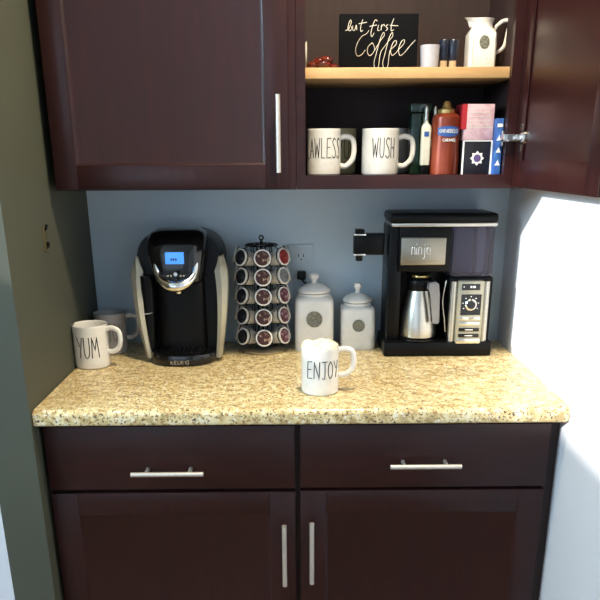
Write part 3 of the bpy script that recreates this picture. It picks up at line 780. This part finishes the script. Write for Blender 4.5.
bm = NB(); cylpatch(bm, .0362, -.75, .85, lambda f: .096 - .005 * math.sin(PI * f), lambda f: .112 + .004 * math.sin(PI * f)); obj('label', bm, 'blue', bo)
bm = NB(); st_, W_ = strokes('GHIRARDELLI')
for P in st_:
    tube(bm, [(x + .0373 * math.sin(-.62 + 1.32 * p.x / W_), y - .0373 * math.cos(-.62 + 1.32 * p.x / W_), LZ + .100 + .0085 * p.y) for p in P], .00055, 5)
st_, W_ = strokes('CARAMEL')
for P in st_:
    tube(bm, [(x + .0368 * math.sin(-.35 + .95 * p.x / W_), y - .0368 * math.cos(-.35 + .95 * p.x / W_), LZ + .080 + .0065 * p.y) for p in P], .0006, 5)
obj('lettering', bm, 'print_white', bo)
# boxes
t = thing('tea_box', 'black carton with a pale star emblem and white edges on the lower shelf', 'box', (1.0660, -.24, LZ))
obj('carton', B((1.0280, 1.1010, -.275, -.205, LZ, LZ + .082), bev=.001), 'blackbox', t)
obj('edge_strip', B((1.0275, 1.0310, -.2765, -.272, LZ, LZ + .082), (1.0980, 1.1015, -.2765, -.272, LZ, LZ + .082), (1.0310, 1.0980, -.2765, -.272, LZ + .0795, LZ + .0822)), 'print_white', t)
bm = NB(); c0 = (1.0650, LZ + .040); o = []
for k in range(32):
    a = 2 * PI * k / 32; r = .0175 if k % 4 == 0 else (.0125 if k % 2 == 0 else .0135)
    if k % 4 in (1, 3): r = .0145
    o.append((c0[0] + r * math.cos(a), c0[1] + r * math.sin(a)))
prism(bm, o, -.2764, -.2752); em = obj('emblem', bm, 'podrim', t)
bm = NB(); lathe(bm, [(.0092, 0), (.0092, .0008), (.001, .0009)], (c0[0], -.2763, c0[1]), 28, axis=(0, -1, 0)); obj('emblem_centre', bm, 'purple', em)
t = thing('tea_box', 'pink and white carton with a red side lying on the black carton', 'box', (1.0660, -.24, LZ + .0825))
obj('carton', B((1.0270, 1.1000, -.277, -.203, LZ + .0828, LZ + .166), bev=.001), 'pink', t)
obj('side_band', B((1.0205, 1.0325, -.2778, -.203, LZ + .108, LZ + .1663)), 'red', t, label='red side panel')
bm = NB()
for k in range(5): box(bm, 1.0390, 1.0930, -.2776, -.2768, LZ + .118 + .009 * k, LZ + .1195 + .009 * k)
box(bm, 1.0320, 1.0995, -.2776, -.2768, LZ + .1115, LZ + .1130)
obj('printed_lines', bm, 'labelw', t)
t = thing('cocoa_box', 'slim blue carton with white marks at the right end of the lower shelf', 'box', (1.110, -.27, LZ))
obj('carton', B((1.1020, 1.1190, -.300, -.235, LZ, LZ + .132), bev=.001), 'bluebox', t)
bm = NB()
for zc in (.030, .060, .088):
    prism(bm, [(1.1040, LZ + zc - .007), (1.1165, LZ + zc - .007), (1.1110, LZ + zc + .006)], -.3012, -.3002)
box(bm, 1.104, 1.117, -.3012, -.3002, LZ + .112, LZ + .120)
obj('printed_marks', bm, 'print_white', t)

# ------------------------------------------------------------------ upper shelf
TZ = SZ + 0.0003
# lettered sign
SY = -0.215
t = thing('coffee_sign', 'black block sign with cream script reading but first Coffee', 'sign', (.812, SY, TZ))
SX0, SX1, SH = .718, .912, .128
obj('board', B((SX0, SX1, SY, SY + .018, TZ, TZ + SH), bev=.001), 'slate', t)
STK = [
 ([(95,150),(115,142),(132,105),(130,88),(120,100),(112,135),(122,152),(136,142),(134,126)], .0009),
 ([(142,122),(144,146),(156,148),(166,118),(170,148)], .0009), ([(208,85),(196,125),(196,155),(210,150)], .0010), ([(182,110),(235,101)], .0007),
 ([(303,95),(290,88),(276,115),(263,165),(270,188),(284,165)], .0011), ([(252,126),(300,118)], .0007), ([(312,118),(306,148),(318,150)], .0009),
 ([(332,116),(328,150)], .0009), ([(330,128),(345,115),(352,124)], .0008), ([(374,115),(360,126),(372,140),(360,152)], .0008),
 ([(410,80),(396,120),(396,152),(412,146)], .0010), ([(385,120),(440,123)], .0007),
 ([(250,150),(232,172),(205,185),(178,222),(164,270),(176,304),(204,298),(228,268)], .0024),
 ([(272,226),(246,250),(244,288),(264,302),(290,268),(278,230),(268,226)], .0018),
 ([(288,275),(325,215),(350,182),(345,163),(326,200),(302,290),(288,350),(300,392),(318,370),(326,305),(334,275)], .0017),
 ([(334,275),(378,218),(406,186),(402,164),(382,200),(360,290),(346,350),(361,392),(380,368),(386,310),(392,272)], .0017),
 ([(394,268),(428,238),(432,214),(412,222),(396,268),(406,302),(430,288),(446,268)], .0018),
 ([(446,268),(480,234),(484,208),(464,220),(448,266),(458,302),(484,290),(520,248),(556,210)], .0018)]
def sgn(x, y):
    px = 330 + x / 6.667; py = 5 + y / 6.667
    return (SX0 + (px - 338.5) / (416 - 338.5) * (SX1 - SX0), SY - .0004, TZ + SH - (py - 12.5) / (65 - 12.5) * SH)
bm = NB()
for P, r in STK:
    sp = spline([sgn(*p) for p in P], 6); n = len(sp)
    tube(bm, sp, [r * 1.6 * (0.55 + 0.45 * abs(math.sin(PI * i / (n - 1) * 2.0 + .4))) for i in range(n)], 6, ry=.0009)
obj('lettering', bm, 'chalk', t, label='cream brush script lettering')

# glossy reddish brown bundle
bm = NB()
for k, (x, yy, zz, rx) in enumerate(((.655, -.25, .010, .018), (.675, -.26, .012, .020), (.695, -.245, .009, .018), (.668, -.235, .020, .016), (.686, -.25, .022, .015), (.705, -.255, .007, .012))):
    lo = [[Vector((x + rx * math.cos(q) * math.sin(a), yy + .016 * math.sin(q) * math.sin(a), TZ + zz + (.0095 if zz > .009 else .0068) * math.cos(a) + .002 * math.sin(4 * q) * math.sin(a))) for q in [2 * PI * i / 20 for i in range(20)]] for a in [PI * (j + .5) / 10 for j in range(10)]]
    rings(bm, lo)
tag(obj('twisted_bundle', bm, 'redbrown'), 'small glossy reddish brown bundle left of the sign on the upper shelf', 'ornament')
# white saucer on edge at the far left
bm = NB(); lathe(bm, [(.004, 0), (.026, .001), (.034, .006), (.036, .0085), (.033, .0075), (.024, .003), (.004, .002)], (.6295, -.190, TZ + .036), 40, axis=(1, 0, 0))
cpx = obj('saucer', bm, 'ceramic'); tag(cpx, 'white saucer on edge against the left side of the upper shelf', 'saucer')
# pale cup and two dark tubes with tan bases
bm = NB(); lathe(bm, [(.019, 0), (.021, .002), (.0245, .058), (.0225, .058), (.019, .006), (.005, .005)], (.944, -.21, TZ), 40); tag(obj('cup', bm, 'bluewhite'), 'small pale blue white cup right of the sign', 'cup')
for k, (x, lab) in enumerate(((.981, 'left of the two dark brushes with tan handles beside the pale cup'), (1.004, 'right of the two dark brushes with tan handles, nearer the white pitcher'))):
    bt = thing('brush', lab, 'brush', (x, -.20, TZ), 'dark brushes with tan handles')
    bm = NB(); lathe(bm, [(.0085, 0), (.0095, .001), (.0088, .024)], (x, -.20, TZ), 24); obj('handle', bm, 'tan', bt)
    bm = NB(); lathe(bm, [(.009, .0242), (.0108, .030), (.0135, .068), (.0115, .072), (.003, .0735)], (x, -.20, TZ), 24); obj('bristles', bm, 'navy', bt)
# white pitcher
px_, py_ = 1.070, -.205
t = thing('pitcher', 'white ceramic pitcher with oval medallion at the right of the upper shelf', 'pitcher', (px_, py_, TZ))
bm = NB(); lo = []
for z, hx, e in ((0, .033, 5), (.003, .0345, 6), (.05, .0345, 7), (.082, .034, 6), (.090, .030, 3.5), (.096, .026, 2.4), (.104, .0255, 2.2)):
    lo.append(sup(px_, py_, TZ + z, hx, hx, e))
for z, k in ((.110, .4), (.116, 1.0)):
    l2 = []
    for i in range(48):
        a = 2 * PI * i / 48; r = .027 + .003 * k; sp_ = max(0, math.cos(a - PI)) ** 4 * .014 * k
        l2.append(Vector((px_ + (r + sp_) * math.cos(a), py_ + r * math.sin(a), TZ + z + (sp_ * .25))))
    lo.append(l2)
lo.append([Vector((px_ + (v.x - px_) * .88, py_ + (v.y - py_) * .88, v.z - .001)) for v in lo[-1]])
lo.append([Vector((px_ + (v.x - px_) * .8, py_ + (v.y - py_) * .8, v.z - .02)) for v in lo[-1]])
rings(bm, lo); body = obj('body', bm, 'ceramic', t)
bm = NB()
tube(bm, spline([(px_ + .030, py_, TZ + .088), (px_ + .036, py_, TZ + .100), (px_ + .052, py_, TZ + .112), (px_ + .066, py_, TZ + .110), (px_ + .064, py_, TZ + .080), (px_ + .056, py_, TZ + .052), (px_ + .032, py_, TZ + .038)], 6), .0040, 10, ry=.0046)
obj('handle', bm, 'ceramic', t)
bm = NB(); o = [(px_ + .001 + .0120 * math.cos(2 * PI * k / 32), TZ + .062 + .0145 * math.sin(2 * PI * k / 32)) for k in range(32)]
prism(bm, o, py_ - .0372, py_ - .0335, bev=.001); obj('medallion', bm, 'medallion', t, label='oval grey medallion')
bm = NB()
for k in range(3): tube(bm, spline([(px_ - .024 + .016 * k + .006 * i, py_ - .0346, TZ + .020 + .008 * math.sin(i * 1.9 + k * 2)) for i in range(4)], 5), .0010, 6)
tube(bm, [(px_ - .027, py_ - .0346, TZ + .004), (px_ - .027, py_ - .0346, TZ + .082)], .0008, 6); tube(bm, [(px_ + .027, py_ - .0346, TZ + .004), (px_ + .027, py_ - .0346, TZ + .082)], .0008, 6)
obj('embossing', bm, 'ceramic', body)
